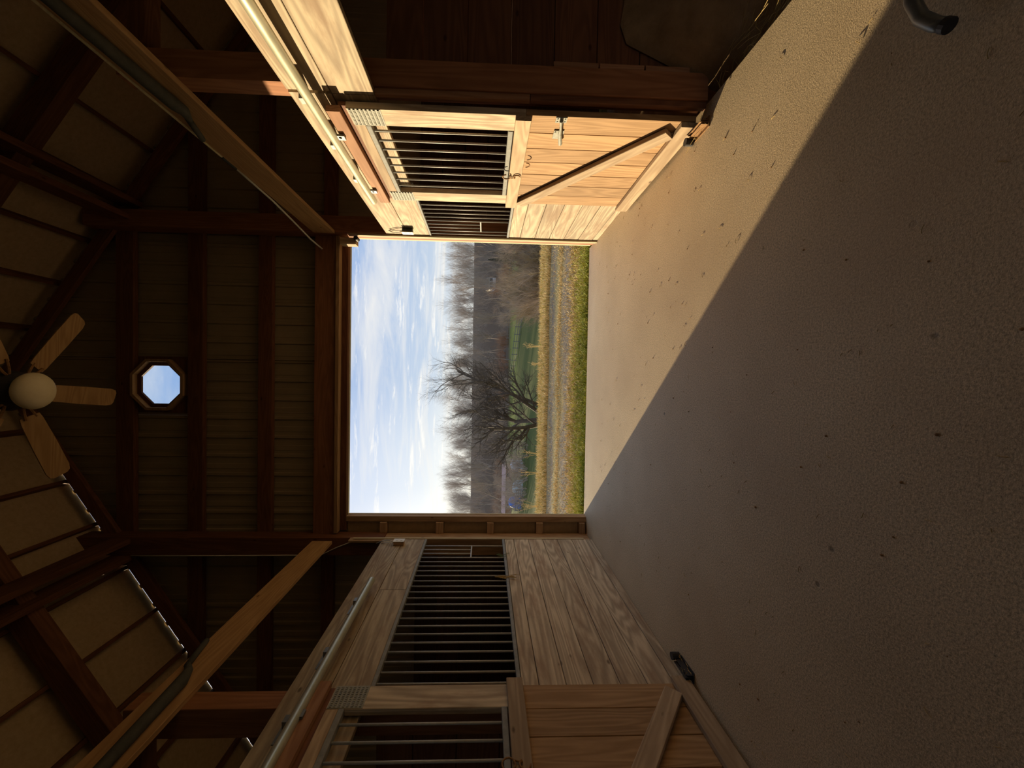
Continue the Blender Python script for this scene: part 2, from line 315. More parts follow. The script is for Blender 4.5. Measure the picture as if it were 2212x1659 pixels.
b = MB(); b.box(-2.2, 1.80, YB, YG+.03, -.30, 0); tag(b.build('floor', 'concrete'), 'broom-finished grey concrete aisle floor', 'floor', kind='structure')
b = MB(); b.box(XW0, -2.2, YB, YG-.02, -.12, -.015); tag(b.build('stall_floor', 'bedding'), 'dirt floor of the shaded stalls behind the left bars', 'floor', kind='structure')
b = MB(); b.box(1.80, XW1, YB, YG-.02, -.30, -.19); tag(b.build('stall_floor', 'bedding'), 'dirt floor of the stalls on the sunlit side', 'floor', kind='structure')

# ------------------------------------------------------------------ gable end wall with the open doorway
OX0, OX1, OZ = -1.915, 1.835, 3.285          # doorway
gw = empty('wall_front', (0, YG, 0), 'gable end wall of ribbed tan metal over dark framing around the open doorway', 'wall', kind='structure')
WX, WZ, WH = -.184, 5.71, .345             # octagonal window: centre and half size
def siding():
    edges = [-5.75, -4.72, -3.70, -2.68, -1.66, -.64, .38, 1.40, 2.42, 3.44, 4.46, 5.50]
    gap = .026
    for a, c in zip(edges, edges[1:]):
        b = MB()
        def strip(x0, x1, z0, z1f):
            # ribbed strip: profile points along x
            xs = [x0]; k = a
            pts = []
            nrib = 4; wv = (c-a)/nrib
            for i in range(nrib):
                rx = a+wv*i
                pts += [(rx, 0), (rx+.012, -.022), (rx+.045, -.022), (rx+.057, 0), (rx+wv*.36, 0), (rx+wv*.40, -.006), (rx+wv*.64, -.006), (rx+wv*.68, 0)]
            pts.append((c, 0)); pts = [p for p in pts if x0-1e-6 <= p[0] <= x1+1e-6]
            if pts[0][0] > x0+1e-4: pts.insert(0, (x0, 0))
            if pts[-1][0] < x1-1e-4: pts.append((x1, 0))
            for (xa, ya), (xb, yb) in zip(pts, pts[1:]):
                n = len(b.v); b.v += [(xa, YG+ya, z0), (xb, YG+yb, z0), (xb, YG+yb, z1f(xb)), (xa, YG+ya, z1f(xa))]; b.f.append((n, n+1, n+2, n+3))
        top = lambda x: roofz(x) - (gap if x < -.9 else .0) + .01
        cuts = sorted(set([a, c] + [x for x in (OX0, OX1, WX-WH, WX+WH, XC) if a < x < c]))
        for x0, x1 in zip(cuts, cuts[1:]):
            xm = (x0+x1)/2; z0 = OZ if OX0 < xm < OX1 else -.05
            if WX-WH < xm < WX+WH: strip(x0, x1, z0, lambda x: WZ-WH); strip(x0, x1, WZ+WH, top)
            else: strip(x0, x1, z0, top)
        b.build('siding_panel', 'siding', gw)
siding()
for z0, z1 in ((4.242, 4.422), (5.132, 5.327), (6.016, 6.239)):
    hw = (ZR-z1)/SL
    board('girt', 'dark', gw, max(XC-hw, XW0), min(XC+hw, XW1), YG-.10, YG-.025, z0, z1)
board('girt', 'dark', gw, XW0, -2.36, YG-.10, YG-.025, 3.42, 3.58); board('girt', 'dark', gw, 2.02, XW1, YG-.10, YG-.025, 3.42, 3.58)
for i in range(8):
    board('shade_lining_plank', 'shade_lining', gw, XW0, -2.36, YG-.33, YG-.30, .01+i*.285, .01+(i+1)*.285-.005); board('shade_lining_plank', 'shade_lining', gw, 2.02, XW1, YG-.33, YG-.30, .01+i*.285, .01+(i+1)*.285-.005)  # dark planks added so the stalls behind the bars look unlit
board('post', 'dark', gw, -2.35, -2.12, YG-.30, YG-.10, 2.70, 6.55); board('post', 'header', gw, 1.80, 2.01, YG-.30, YG-.10, 0, 6.45)
board('post', 'frame', gw, -2.35, -2.135, YG-.30, YG-.10, 0, 2.70)
for s in (-1, 1):   # end rafters
    q = XC+s*5.45
    beam2('rafter', 'dark', gw, (XC+s*.02, YG-.13, ZR-.30), (q, YG-.13, roofz(q)-.30), .15, .06, (0, 1, 0))
hb = empty('header_beam', (0, YG-.15, 3.37), 'red-brown wooden header beam spanning the top of the open doorway', 'beam')
board('beam', 'header', hb, -2.12, 1.80, YG-.16, YG-.08, 3.385, 3.665); board('lower_strip', 'frame', hb, -2.10, 1.79, YG-.20, YG-.10, 3.335, 3.382)
board('soffit_strip', 'dark', hb, -2.10, 1.79, YG-.10, YG-.02, 3.255, 3.335)
tr = empty('door_track', (0, YG+.02, OZ), 'grey metal rail of the big sliding door over the doorway', 'track')
board('rail', 'greybox', tr, -3.6, 3.6, YG+.02, YG+.09, OZ-.01, OZ+.10); 
# narrow framed strip of wall left of the doorway
js = empty('trim_1', (-1.98, YG-.1, 0), 'narrow brown wall strip with cross blocks left of the doorway', 'door frame', kind='structure')
board('jamb_board', 'frame', js, -1.985, -1.912, YG-.09, YG+.01, 0, 3.26)
board('edge_strip', 'trim', js, -1.915, -1.905, YG-.01, YG+.014, 0, 3.26)
for z0, z1 in ((.02, .10), (.60, .69), (1.27, 1.36), (1.95, 2.05), (2.71, 2.80)):
    board('cross_block', 'frame', js, -2.16, -1.988, YG-.13, YG-.02, z0, z1)
for z0, z1 in ((.105, .595), (.695, 1.265), (1.365, 1.945), (2.055, 2.705), (2.805, 3.25)):
    board('back_panel', 'panelback', js, -2.16, -1.988, YG-.045, YG-.03, z0, z1, 'Z')
board('batten', 'trim', js, -2.112, -2.094, 4.93, 4.96, .10, 3.07); board('corner_board', 'frame', js, -2.14, -2.112, 4.90, YG-.30, 2.66, 3.12)
# right door jamb, sunlit
jr = empty('trim_2', (1.77, YG-.15, 0), 'pale sunlit corner trim down the right side of the doorway', 'door frame', kind='structure')
board('corner_trim', 'trim', jr, 1.757, 1.776, 4.962, 5.0, .0, 3.06); board('jamb_board', 'rail', jr, 1.778, 1.80, 5.002, YG-.31+.1, 0, 3.2); board('edge_strip', 'trim', jr, 1.826, 1.85, YG-.05, YG+.012, 0, 3.27)
board('rail_cap', 'red', jr, 1.776, 1.80, 4.955, 4.985, 2.70, 3.06)
board('corner_block', 'rail', jr, 1.66, 1.745, 5.02, 5.12, 3.10, 3.30)
b = MB(); b.tube([(1.73, 4.98, 3.09), (1.73, 5.06, 3.09)], .028, 12).build('roller', 'black', jr)

# octagonal window
w1 = empty('window_1', (WX, YG-.08, WZ-WH), 'small octagonal window with a wooden frame high in the gable', 'window', kind='structure')
def octo(r): return [(WX+r*math.cos(PI/8+i*PI/4), WZ+r*math.sin(PI/8+i*PI/4)) for i in range(8)]
def ring(name, mat, ro, ri, y0, y1, sq=False):
    b = MB(); outer = octo(ro); inner = octo(ri)
    if sq:   # square surround: points of the square in the directions of the octagon corners
        outer = []
        for i in range(8):
            a = PI/8+i*PI/4; c, s = math.cos(a), math.sin(a); k = ro/max(abs(c), abs(s)); outer.append((WX+k*c, WZ+k*s))
        for i in (0, 2, 4, 6):
            pass
    m = 8
    for y in (y0, y1): b.v += [(x, y, z) for x, z in outer] + [(x, y, z) for x, z in inner]
    for i in range(8):
        j = (i+1) % 8
        b.f += [(i, j, 8+j, 8+i), (16+i, 24+i, 24+j, 16+j), (i, 16+i, 16+j, j), (8+i, 8+j, 24+j, 24+i)]
    if sq:
        for i, (sx, sz) in zip((0, 2, 4, 6), ((1, 1), (-1, 1), (-1, -1), (1, -1))):
            n = len(b.v); b.v += [(WX+sx*ro, y0, WZ+sz*ro), (WX+sx*ro, y1, WZ+sz*ro)]
            b.f += [(i, n, i+1), (16+i, 17+i, n+1)]
    return b.build(name, mat, w1)
ring('surround', 'dark', .372, .335, YG-.03, YG-.012, True)
ring('frame', 'frame', .362, .325, YG-.12, YG-.03); ring('inner_frame', 'dark', .328, .272, YG-.05, YG-.02)
MB().prism(octo(.275), YG-.035, YG-.031).build('pane', 'glass', w1)

# ------------------------------------------------------------------ roof
rf = empty('ceiling', (XC, -1, ZR), 'tan roof decking on dark red purlins and rafters', 'roof', kind='structure')
for s in (-1, 1):
    xe = XW0-.1 if s < 0 else XW1+.1
    b = MB(); n = (SL*s, 0, 1)
    b.v = [(XC, YB-.1, ZR), (XC, YG+.004, ZR), (xe, YG+.004, roofz(xe)), (xe, YB-.1, roofz(xe))]; b.v += [(x, y, z+.04) for x, y, z in b.v]
    b.f = [(0, 1, 2, 3), (4, 7, 6, 5), (0, 4, 5, 1), (1, 5, 6, 2), (2, 6, 7, 3), (3, 7, 4, 0)]
    b.build('roof_deck', 'deck', rf)
    offs = [.10, .68, 1.27, 1.83, 2.46, 3.02, 3.60, 4.18, 4.76, 5.34] if s > 0 else [.10, .72, 1.39, 1.95, 2.53, 3.10, 3.65, 4.22, 4.80, 5.38]
    for k in offs:
        x = XC+s*k; nrm = Vector((SL*s, 0, 1)).normalized(); p = Vector((x, 0, roofz(x))) - nrm*.047
        beam2('purlin', 'dark', rf, (p.x, YB, p.z), (p.x, YG-.002, p.z), .045, .09, nrm)
    for y in (4.02, 2.92, 1.82, .72, -.9, -2.5, -4.1, -5.7):
        q = XC+s*5.5; d = .092*1.2+.125*1.2
        beam2('rafter', 'dark', rf, (XC+s*.03, y, ZR-d), (q, y, roofz(q)-d), .23, .15 if y == 4.02 else .09, (0, 1, 0))

# ------------------------------------------------------------------ interior posts and beams
def timber(name, label, cat, mat, *bx, group=None):
    o = board(name, mat, None, *bx); return tag(o, label, cat, group)
timber('timber_post', 'tall square post rising above the dim bars, left of the aisle', 'post', 'header', -2.33, -2.14, 2.46, 2.60, 0, 3.66)
pr = empty('timber_post', (1.9, 2.56, 0), 'tall brown post beside the open dark stall, its top sunlit', 'post')
board('shaft', 'header', pr, 1.822, 1.995, 2.49, 2.62, 0, 3.72); board('stop_strip', 'red', pr, 1.784, 1.822, 2.505, 2.545, 1.16, 2.15); board('stop_strip', 'dark', pr, 1.784, 1.822, 2.505, 2.545, 0, 1.155)
for z0 in (.12, .42, .72): board('filler_block', 'red', pr, 1.997, 2.035, 2.50, 2.56, z0, z0+.29)
lb = timber('loft_beam', 'long tan plank beam running over the shaded left stalls', 'beam', 'beam', -2.14, -2.10, -3.0, 4.86, 3.305, 3.555)
rb = timber('loft_beam', 'long dim plank beam running over the sunlit right stalls', 'beam', 'beam', 1.78, 1.82, -3.0, 4.985, 3.355, 3.62)
for x0, lab in ((-2.42, 'outer plank of the high plate beam under the left roof slope'), (-2.20, 'inner plank of the high plate beam under the left roof slope'), (1.88, 'inner plank of the high plate beam under the right roof slope'), (2.10, 'outer plank of the high plate beam under the right roof slope')):
    timber('plate_beam', lab, 'beam', 'dark', x0, x0+.07, -7.2, 5.18, 5.88, 6.12)
timber('tie_beam', 'dark cross beam over the left stalls behind the tan loft beam', 'beam', 'dark', XW0, -2.33, 2.46, 2.58, 3.55, 3.66)
timber('tie_beam', 'dark cross beam over the right stalls above the sunlit planks', 'beam', 'dark', 1.995, XW1, 2.49, 2.61, 3.55, 3.66)
timber('fan_beam', 'cross beam high over the aisle that carries the ceiling fan', 'beam', 'dark', -2.42, 2.17, 2.68, 2.80, 5.68, 5.878)
# dark tubes and conduit fixed on the loft beams
b = MB(); b.tube([(-2.077, 3.01, 3.535), (-2.076, 2.747, 3.485)], .021, 8); b.tube([(-2.076, 2.766, 3.49), (-2.068, 2.69, 3.433), (-2.059, 2.595, 3.40), (-2.064, 1.91, 3.366), (-2.064, -1, 3.33)], [.018, .028, .04, .034, .034], 10)
tag(b.build('dark_tube', 'darkgrey', origin=(-2.065, 2, 3.4), smooth=True), 'dark grey tube fixed along the left loft beam', 'tube')
b = MB(); b.tube([(1.757, 3.03, 3.587), (1.756, 2.78, 3.51)], .021, 8); b.tube([(1.756, 2.80, 3.51), (1.742, 2.685, 3.463), (1.736, 2.61, 3.472), (1.744, 2.01, 3.50), (1.744, -1, 3.53)], [.018, .035, .042, .034, .034], 10)
tag(b.build('dark_tube', 'darkgrey', origin=(1.745, 2, 3.5), smooth=True), 'dark grey tube fixed along the right loft beam', 'tube')
cd = empty('conduit', (1.80, 3, 3.7), 'thin pale conduit running along the right loft beam to the gable wall', 'conduit')
MB().tube([(1.61, 5.08, 3.55), (1.65, 4.85, 3.593), (1.72, 4.46, 3.62), (1.765, 4.07, 3.628), (1.785, 3.49, 3.632)], .010, 8).build('pipe', 'white', cd, smooth=True)
MB().tube([(1.785, 3.49, 3.632), (1.785, 3.31, 3.632)], .016, 8).build('coupling', 'black', cd)
MB().tube([(1.785, 3.31, 3.632), (1.785, 0, 3.632)], .010, 8).build('pipe', 'trim', cd, smooth=True)

# ------------------------------------------------------------------ outer walls and stall partitions
def plain_wall(name, label, x0, x1, y0, y1, z1, mat='siding'):
    b = MB(); b.box(x0, x1, y0, y1, -.1, z1); tag(b.build(name, mat), label, 'wall', kind='structure')
plain_wall('wall_left', 'tan outer wall behind the left stalls', XW0-.08, XW0, YB, YG, roofz(XW0)+.05)
plain_wall('wall_right', 'tan outer wall behind the right stalls', XW1, XW1+.08, YB, YG, roofz(XW1)+.05)
wb = empty('wall_back', (XC, YB, 0), 'rear gable wall behind the viewer with its doorway open', 'wall', kind='structure')
MB().prism([(XW0, -.1), (-1.87, -.1), (-1.87, roofz(-1.87)), (XW0, roofz(XW0))], YB-.08, YB).build('siding_left', 'siding', wb)
MB().prism([(1.745, -.1), (XW1, -.1), (XW1, roofz(XW1)), (1.745, roofz(1.745))], YB-.08, YB).build('siding_right', 'siding', wb)
MB().prism([(-1.87, 3.24), (1.745, 3.24), (1.745, roofz(1.745)), (XC, ZR), (-1.87, roofz(-1.87))], YB-.08, YB).build('siding_top', 'siding', wb)
def partition(label, x0, x1, y):
    p = empty('stall_partition', ((x0+x1)/2, y, 0), label, 'partition')
    zs = [.14, .428, .715, 1.0, 1.285, 1.572, 1.86, 2.10]
    board('plank', 'shade_lining', p, x0, x1, y-.02, y+.02, -.18 if x0 > 0 else 0, .137)
    for a, c in zip(zs, zs[1:]): board('plank', 'dark', p, x0, x1, y-.02, y+.02, a, c-.005)
partition('dark plank partition inside the open stall by the sunlit door', 1.998, XW1, 2.585)
partition('dark plank partition between the two barred stalls on the left', XW0, -2.333, 2.53)
# banked bedding in the open stall
b = MB(); r2 = random.Random(3); nx, ny = 22, 16
for j in range(ny+1):
    for i in range(nx+1):
        x = 1.81+3.64*(i/nx)**1.5; y = -.2+2.75*j/ny; t = max(0, (y-1.95)/.60)*min(1, max(0, (x-1.88)/.35))
        b.v.append((x, y, -.16+.76*t**1.2*(1-.08*math.sin(x*3))+.025*r2.random()))
for j in range(ny):
    for i in range(nx): n = j*(nx+1)+i; b.f.append((n, n+1, n+nx+2, n+nx+1))
tag(b.build('stall_bedding', 'bedding', origin=(3.5, 1.5, 0), smooth=True), 'brown bedding banked up inside the open stall', 'bedding', kind='stuff')

# ------------------------------------------------------------------ stall fronts
def bars(parent, x, ys, z0, z1, cut=()):
    for k, y in enumerate(ys):
        MB().tube([(x, y, z0), (x, y, z1)], .0075, 8).build('bar', 'bar', parent, origin=(x, y, z0), smooth=True)
sfL = empty('stall_front', (XL, 3.7, 0), 'weathered plank stall front with a long row of bars on the shaded left', 'stall front')
XLb = XL-.038
zl = [0, .082, .269, .456, .643, .830, 1.017, 1.136]
for a, c in zip(zl, zl[1:]):
    board('plank', 'pine', sfL, XLb, XL+rnd.uniform(-.002, .002), 2.47, 4.90, a+.002, c-.003)
board('header_plank', 'pine', sfL, XLb, XL, 3.74, 4.895, 2.153, 2.414); board('header_plank', 'pine', sfL, XLb, XL, -1.2, 3.735, 2.153, 2.414)
board('header_plank', 'pine', sfL, XLb, XL, -1.2, 4.89, 2.419, 2.685)
board('sill_channel', 'channel', sfL, XLb, XL+.004, 2.47, 4.895, 1.138, 1.166); board('top_channel', 'channel', sfL, XLb, XL+.004, 2.47, 4.895, 2.122, 2.151)
ysL = [2.60+.1016*k for k in range(23)]
bars(sfL, XL-.015, ysL[:-4], 1.16, 2.13)
bars(sfL, XL-.015, ysL[-4:-2], 1.55, 2.13); bars(sfL, XL-.015, ysL[-2:-1], 1.16, 2.13)
MB().tube([(XL-.015, ysL[-5], 1.55), (XL-.015, ysL[-2], 1.55)], .009, 8).build('feed_crossbar', 'bar', sfL)
sfR = empty('stall_front', (XR, 4.4, 0), 'sunlit plank stall front with bars beside the doorway', 'stall front')
XRb = XR+.038
zr = [0, .066, .253, .440, .627, .814, 1.001, 1.144]
for a, c in zip(zr, zr[1:]):
    board('plank', 'pine', sfR, XR+rnd.uniform(-.002, .002), XRb, 3.70, 4.955, a+.002, c-.003)
for y0, y1 in ((2.52, 4.95), (-1.2, 2.515)):
    board('header_plank', 'pine', sfR, XR, XRb, y0, y1, 2.153, 2.42); board('header_plank', 'pine', sfR, XR, XRb, y0, y1-.02, 2.425, 2.695)
board('sill_channel', 'channel', sfR, XR-.004, XRb, 3.70, 4.95, 1.146, 1.172); board('top_channel', 'channel', sfR, XR-.004, XRb, 3.70, 4.95, 2.128, 2.151)
ysR = [3.90+.1016*k for k in range(11)]
bars(sfR, XR+.015, ysR[:7], 1.165, 2.135); bars(sfR, XR+.015, ysR[7:9], 1.50, 2.135); bars(sfR, XR+.015, ysR[9:], 1.165, 2.135)
MB().tube([(XR+.015, ysR[6], 1.50), (XR+.015, ysR[9], 1.50)], .009, 8).build('feed_crossbar', 'bar', sfR)

# ------------------------------------------------------------------ sliding stall doors
def stall_door(label, s, X, y0, y1, rise_far):
    """s: +1 right wall, -1 left wall; X face towards the aisle; rise_far: brace runs up towards the far end"""
    d = empty('stall_door', (X, (y0+y1)/2, 0), label, 'stall door')
    def bd(name, mat, xa, xb, ya, yb, za, zb, axis=None):
        x0, x1 = sorted((X+s*xa, X+s*xb)); return board(name, mat, d, x0, x1, ya, yb, za, zb, axis)
    n = 7; w = (y1-y0)/n
    for i in range(n): bd('door_board', 'door', .004+.002*rnd.random(), .044, y0+i*w+.0015, y0+(i+1)*w-.0015, .035, 1.175, 'Z')
    bd('stile', 'pine', 0, .044, y0, y0+.168, 1.177, 2.35); bd('stile', 'pine', 0, .044, y1-.175, y1, 1.177, 2.35)
    bd('top_rail', 'rail', 0, .044, y0+.17, y1-.177, 2.275, 2.35)
    bd('bar_channel', 'channel', -.004, .04, y0+.17, y1-.177, 2.238, 2.273); bd('bar_channel', 'channel', -.004, .04, y0+.17, y1-.177, 1.25, 1.285)
    ya, yb = y0+.17, y1-.177; m = 8
    for i in range(m):
        y = ya+(yb-ya)*(i+.75)/(m+.5)
        MB().tube([(X+s*.02, y, 1.28), (X+s*.02, y, 2.245)], .0075, 8).build('bar', 'bar', d, origin=(X+s*.02, y, 1.28), smooth=True)
    bd('middle_rail', 'rail', -.036, -.001, y0, y1+.01, 1.14, 1.245)
    bd('bottom_rail', 'rail', -.036, -.001, y0, y1+.01, .022, .135)
    pa, pb = ((y0+.10, .17), (y1-.05, 1.11)) if rise_far else ((y0+.05, 1.11), (y1-.10, .17))
    beam2('brace', 'rail', d, (X-s*.0175, pa[0], pa[1]), (X-s*.0175, pb[0], pb[1]), .105, .034, (1, 0, 0))
    bd('track_board', 'red', -.03, .012, y0-.005, y1+.005, 2.385, 2.475); bd('hanger_strip', 'dark', .014, .04, y0, y1, 2.352, 2.40)
    for ya, yb in ((y0+.002, y0+.165), (y1-.172, y1-.003)):      # toothed truss plates
        b = MB(); xa, xb = sorted((X-s*.001, X-s*.003)); b.box(xa, xb, ya, yb, 2.13, 2.345)
        for r in range(8):
            z = 2.14+.026*r; yy = ya+.006
            while yy < yb-.008:
                xa, xb = sorted((X-s*.003, X-s*.008)); b.box(xa, xb, yy, yy+.008, z, z+.013); yy += .013
        b.build('toothed_plate', 'tooth', d)
    for yy in (y0+.22, y1-.28):                                   # trolley hangers
        b = MB(); xa, xb = sorted((X-s*.035, X-s*.05)); b.box(xa, xb, yy, yy+.05, 2.44, 2.50); b.tube([(X-s*.05, yy+.02, 2.47), (X-s*.03, yy+.02, 2.47)], .012, 8); b.build('hanger', 'steel', d)
    return d
dR = stall_door('sunlit sliding stall door with amber boards and diagonal brace, latch on its near edge', 1, 1.722, 2.56, 3.86, True)
dL = stall_door('shaded sliding stall door with bars, cut by the picture edge, left of the aisle', -1, -2.032, 1.20, 2.50, False)
# latch, snaps and horseshoe hooks
X = 1.722
b = MB(); b.box(X-.004, X+.003, 2.565, 2.615, .90, .975); b.box(X-.004, X+.003, 2.70, 2.79, .895, .965); b.tube([(X-.015, 2.58, .94), (X-.022, 2.64, .93), (X-.018, 2.70, .925), (X-.02, 2.82, .90)], [.012, .008, .013, .015], 8)
for y, z in ((2.578, .912), (2.578, .962), (2.605, .912), (2.605, .962), (2.715, .905), (2.715, .955)): b.tube([(X-.008, y, z), (X, y, z)], .005, 6)
b.build('latch', 'tooth', dR)
def arc(cx, cyy, cz, r, a0, a1, tilt=0, n=14):
    return [(cx, cyy+r*math.cos(a0+(a1-a0)*i/n), cz+r*math.sin(a0+(a1-a0)*i/n)) for i in range(n+1)]
def hook(door, s, X, y, z):
    b = MB(); b.tube(arc(X-s*.045, y, z+.075, .034, -PI*.75, PI*.75+.6), .005, 6); b.tube(arc(X-s*.045, y, z-.01, .028, PI*.2, PI*1.5), .005, 6); b.tube([(X-s*.045, y+.02, z+.05), (X-s*.045, y+.01, z)], .005, 6)
    return b.build('hook', 'rust', door, smooth=True)
hook(dR, 1, X, 3.26, 1.19); hook(dL, -1, -2.032, 1.93, 1.19)
MB().tube(arc(X-.03, 3.10, 1.12, .03, PI, 2*PI), .004, 6).build('hook', 'rust', dR, smooth=True)

# ------------------------------------------------------------------ door tracks (round galvanised pipes)
def track(label, s, X, wall, z, y1, spots):
    t = empty('track_pipe', (X, y1/2, z), label, 'track')
    MB().tube([(X, -2, z), (X, y1-.004, z)], .031, 18).build('pipe', 'pipe', t, smooth=True)
    MB().tube([(X, y1-.01, z), (X, y1+.004, z)], .027, 18).build('end_cap', 'pipe', t)
    for y in spots:
        b = MB(); x0, x1 = sorted((wall, wall-s*.005)); b.box(x0, x1, y, y+.13, z+.055, z+.10)
        x0, x1 = sorted((wall, X)); b.box(x0, x1, y+.04, y+.09, z+.028, z+.062); b.tube([(wall-s*.006, y+.015, z+.08), (wall-s*.012, y+.015, z+.08)], .009, 6)
        b.build('bracket', 'steel', t)
    return t
track('sunlit galvanised pipe track along the right header planks', 1, 1.674, XR, 2.520, 3.80, (2.38, 2.86, 3.35, 1.6))
track('dull galvanised pipe track along the left header planks', -1, -1.995, XL, 2.485, 3.74, (3.35, 2.72, 2.16, 1.5))

# ------------------------------------------------------------------ floor guides at the door feet
def guide(label, s, X, y):
    g = empty('floor_guide', (X, y, 0), label, 'roller guide')
    b = MB(); 
    for k, h in enumerate((.05, .06, .045)): b.box(X-.012+k*.014, X-.008+k*.014, y-.13, y+.02, 0, h)
    b.box(X-.03, X+.04, y-.14, y+.03, 0, .006); b.build('bracket', 'rust' if s > 0 else 'black', g)
    MB().tube([(X-s*.02, y+.05, .008), (X-s*.02, y+.05, .062)], .026, 14).build('roller', 'black', g, smooth=False)
    b = MB(); r = random.Random(int(y*100)); 
    for i in range(22):
        a = r.uniform(0, PI); p = Vector((X+r.uniform(-.05, .05), y+r.uniform(-.18, .08), r.uniform(.006, .05))); q = Vector((math.cos(a)*.5, math.sin(a), r.uniform(-.1, .2)))*r.uniform(.03, .07)
        q.z = max(q.z, -p.z+.004); b.tube([p, p+q], .0016, 3)
    b.build('straw_tuft', 'straw', g)
guide('metal roller guide tangled with straw at the foot of the sunlit door', 1, 1.665, 2.60)
guide('black roller guide on the floor by the shaded plank front', -1, -1.985, 2.60)

# ------------------------------------------------------------------ outlet boxes and cables
def outlet(label, s, X, y, z, mat):
    e = empty('outlet_box', (X, y, z), label, 'outlet box')
    x0, x1 = sorted((X, X-s*.05)); 
    board('box', mat, e, x0, x1, y, y+.075, z, z+.12, 'Z', .006)
    x0, x1 = sorted((X-s*.05, X-s*.055)); board('cover', 'white', e, x0, x1, y-.004, y+.084, z-.006, z+.126, 'Z', .001)
    for dz in (.03, .085):
        MB().tube([(X-s*.055, y+.04, z+dz), (X-s*.058, y+.04, z+dz)], .016, 10).build('socket', 'white', e)
    MB().tube([(X-s*.02, y+.03, z+.12), (X-s*.03, y+.03, z+.17), (X-s*.02, y+.05, z+.24), (X+s*.01, y+.07, z+.31)], .005, 6).build('cable', 'greybox', e, smooth=True)
    MB().tube([(X-s*.02, y+.05, z+.12), (X-s*.04, y+.07, z+.18), (X-s*.02, y+.11, z+.26), (X+s*.02, y+.12, z+.36)], .005, 6).build('cable', 'greybox', e, smooth=True)
outlet('grey outlet box with cables on the top plank beside the barred left stall', -1, XL, 4.70, 2.385, 'frame')
outlet('dark outlet box with a cable on the sunlit planks at the doorway', 1, XR, 4.72, 2.33, 'black')
tag(MB().tube([(-2.118, 4.985, 2.70), (-2.122, 4.985, 3.0), (-2.24, 4.985, 3.3), (-2.34, 4.99, 3.5), (-2.345, 4.985, 5.0), (-2.345, 4.985, 5.86)], .006, 6).build('cable', 'white', origin=(-2.3, 4.98, 4), smooth=True), 'thin pale cable running up the left gable post', 'cable')

# ------------------------------------------------------------------ ceiling fan
FX, FY, FZ = -.155, 2.78, 4.60
fan = empty('ceiling_fan', (FX, FY, FZ-.2), 'ceiling fan with wooden blades and a round frosted globe lamp', 'ceiling fan')
MB().tube([(FX, FY, FZ+.14), (FX, FY, 5.68)], .014, 10).build('downrod', 'black', fan)
MB().lathe([(.001, .02), (.07, .02), (.12, .05), (.14, .09), (.13, .14), (.07, .18), (.001, .18)], (FX, FY, FZ), 24).build('motor', 'black', fan, smooth=True)
MB().lathe([(.001, -.10), (.05, -.10), (.075, -.06), (.08, .0), (.06, .03), (.001, .03)], (FX, FY, FZ), 20).build('light_fitter', 'rust', fan, smooth=True)
R_ = .128
MB().lathe([(max(.0005, R_*math.sin(t)), -.075-R_*math.cos(t)*.55) for t in [PI*i/16 for i in range(15)]], (FX, FY, FZ+.02), 28).build('globe', 'globe', fan, smooth=True)
for k in range(6):
    a = math.radians(97+60*k); d = Vector((math.cos(a), math.sin(a), 0)); n = Vector((-d.y, d.x, 0)); c = Vector((FX, FY, FZ+.06))
    b = MB(); prof = [(.20, .055), (.24, .062), (.45, .070), (.66, .072), (.70, .062), (.715, .04)]
    top = [c+d*r+n*w+Vector((0, 0, w*.18)) for r, w in prof] + [c+d*r-n*w-Vector((0, 0, w*.18)) for r, w in reversed(prof)]
    m = len(top); b.v = [tuple(p) for p in top] + [tuple(p+Vector((0, 0, .008))) for p in top]; b.f = [tuple(range(m)), tuple(reversed(range(m, 2*m)))] + [(i, m+i, m+(i+1) % m, (i+1) % m) for i in range(m)]
    mid = c+d*.45
    bl = b.build('blade', 'blade', fan)
    MB().tube([c+d*.10, c+d*.15+n*.02, c+d*.22+n*.035], .009, 6).tube([c+d*.10, c+d*.15-n*.02, c+d*.22-n*.035], .009, 6).build('blade_iron', 'rust', bl)

# ------------------------------------------------------------------ hose end, straw, hay wisps, floor litter
hs = empty('bent_tube', (1.2, 1.2, 0), 'bent dark grey metal tube end lying on the shaded floor', 'tube')
pts = [(1.075, 1.125, .055), (1.10, 1.15, .060), (1.15, 1.185, .066), (1.22, 1.205, .075), (1.31, 1.20, .085), (1.42, 1.17, .10), (1.55, 1.15, .12)]
MB().tube(pts, .020, 14, cap=True).build('tube', 'hose', hs, smooth=True)
MB().tube([(1.066, 1.117, .054), (1.080, 1.130, .056)], .0215, 14).build('end_plug', 'black', hs)
MB().tube([(1.455, 1.365, .0), (1.455, 1.365, .035)], .05, 14).build('foot', 'black', hs)
MB().tube([(1.455, 1.365, .03), (1.56, 1.27, .11)], .018, 10).build('strut', 'hose', hs)
def straw(name, label, cat, n, f, L0, L1, mat, rad=.0016, kind='stuff', seed=5):
    r = random.Random(seed); b = MB()
    for i in range(n):
        x, y, z = f(r); a = r.uniform(0, 2*PI); l = r.uniform(L0, L1); bend = r.uniform(-.3, .3); lift = r.uniform(0, .15)
        p = [(x+math.cos(a+bend*t)*l*t, y+math.sin(a+bend*t)*l*t, z+lift*l*math.sin(PI*t)) for t in (0, .5, 1)]
        b.tube(p, rad, 3, cap=False)
    return tag(b.build(name, mat), label, cat, kind=kind)
straw('loose_straw', 'loose straw strands lying at the edge of the open stall', 'straw', 160, lambda r: (1.83+abs(r.gauss(0, .16)), r.uniform(1.5, 2.40), -.12+.10*r.random()), .05, .22, 'straw', seed=11)
straw('floor_litter', 'scattered bits of hay on the concrete floor', 'hay', 220, lambda r: (r.uniform(-1.9, 1.7), r.uniform(.8, 4.9), .002), .008, .03, 'straw', .0012, seed=12)
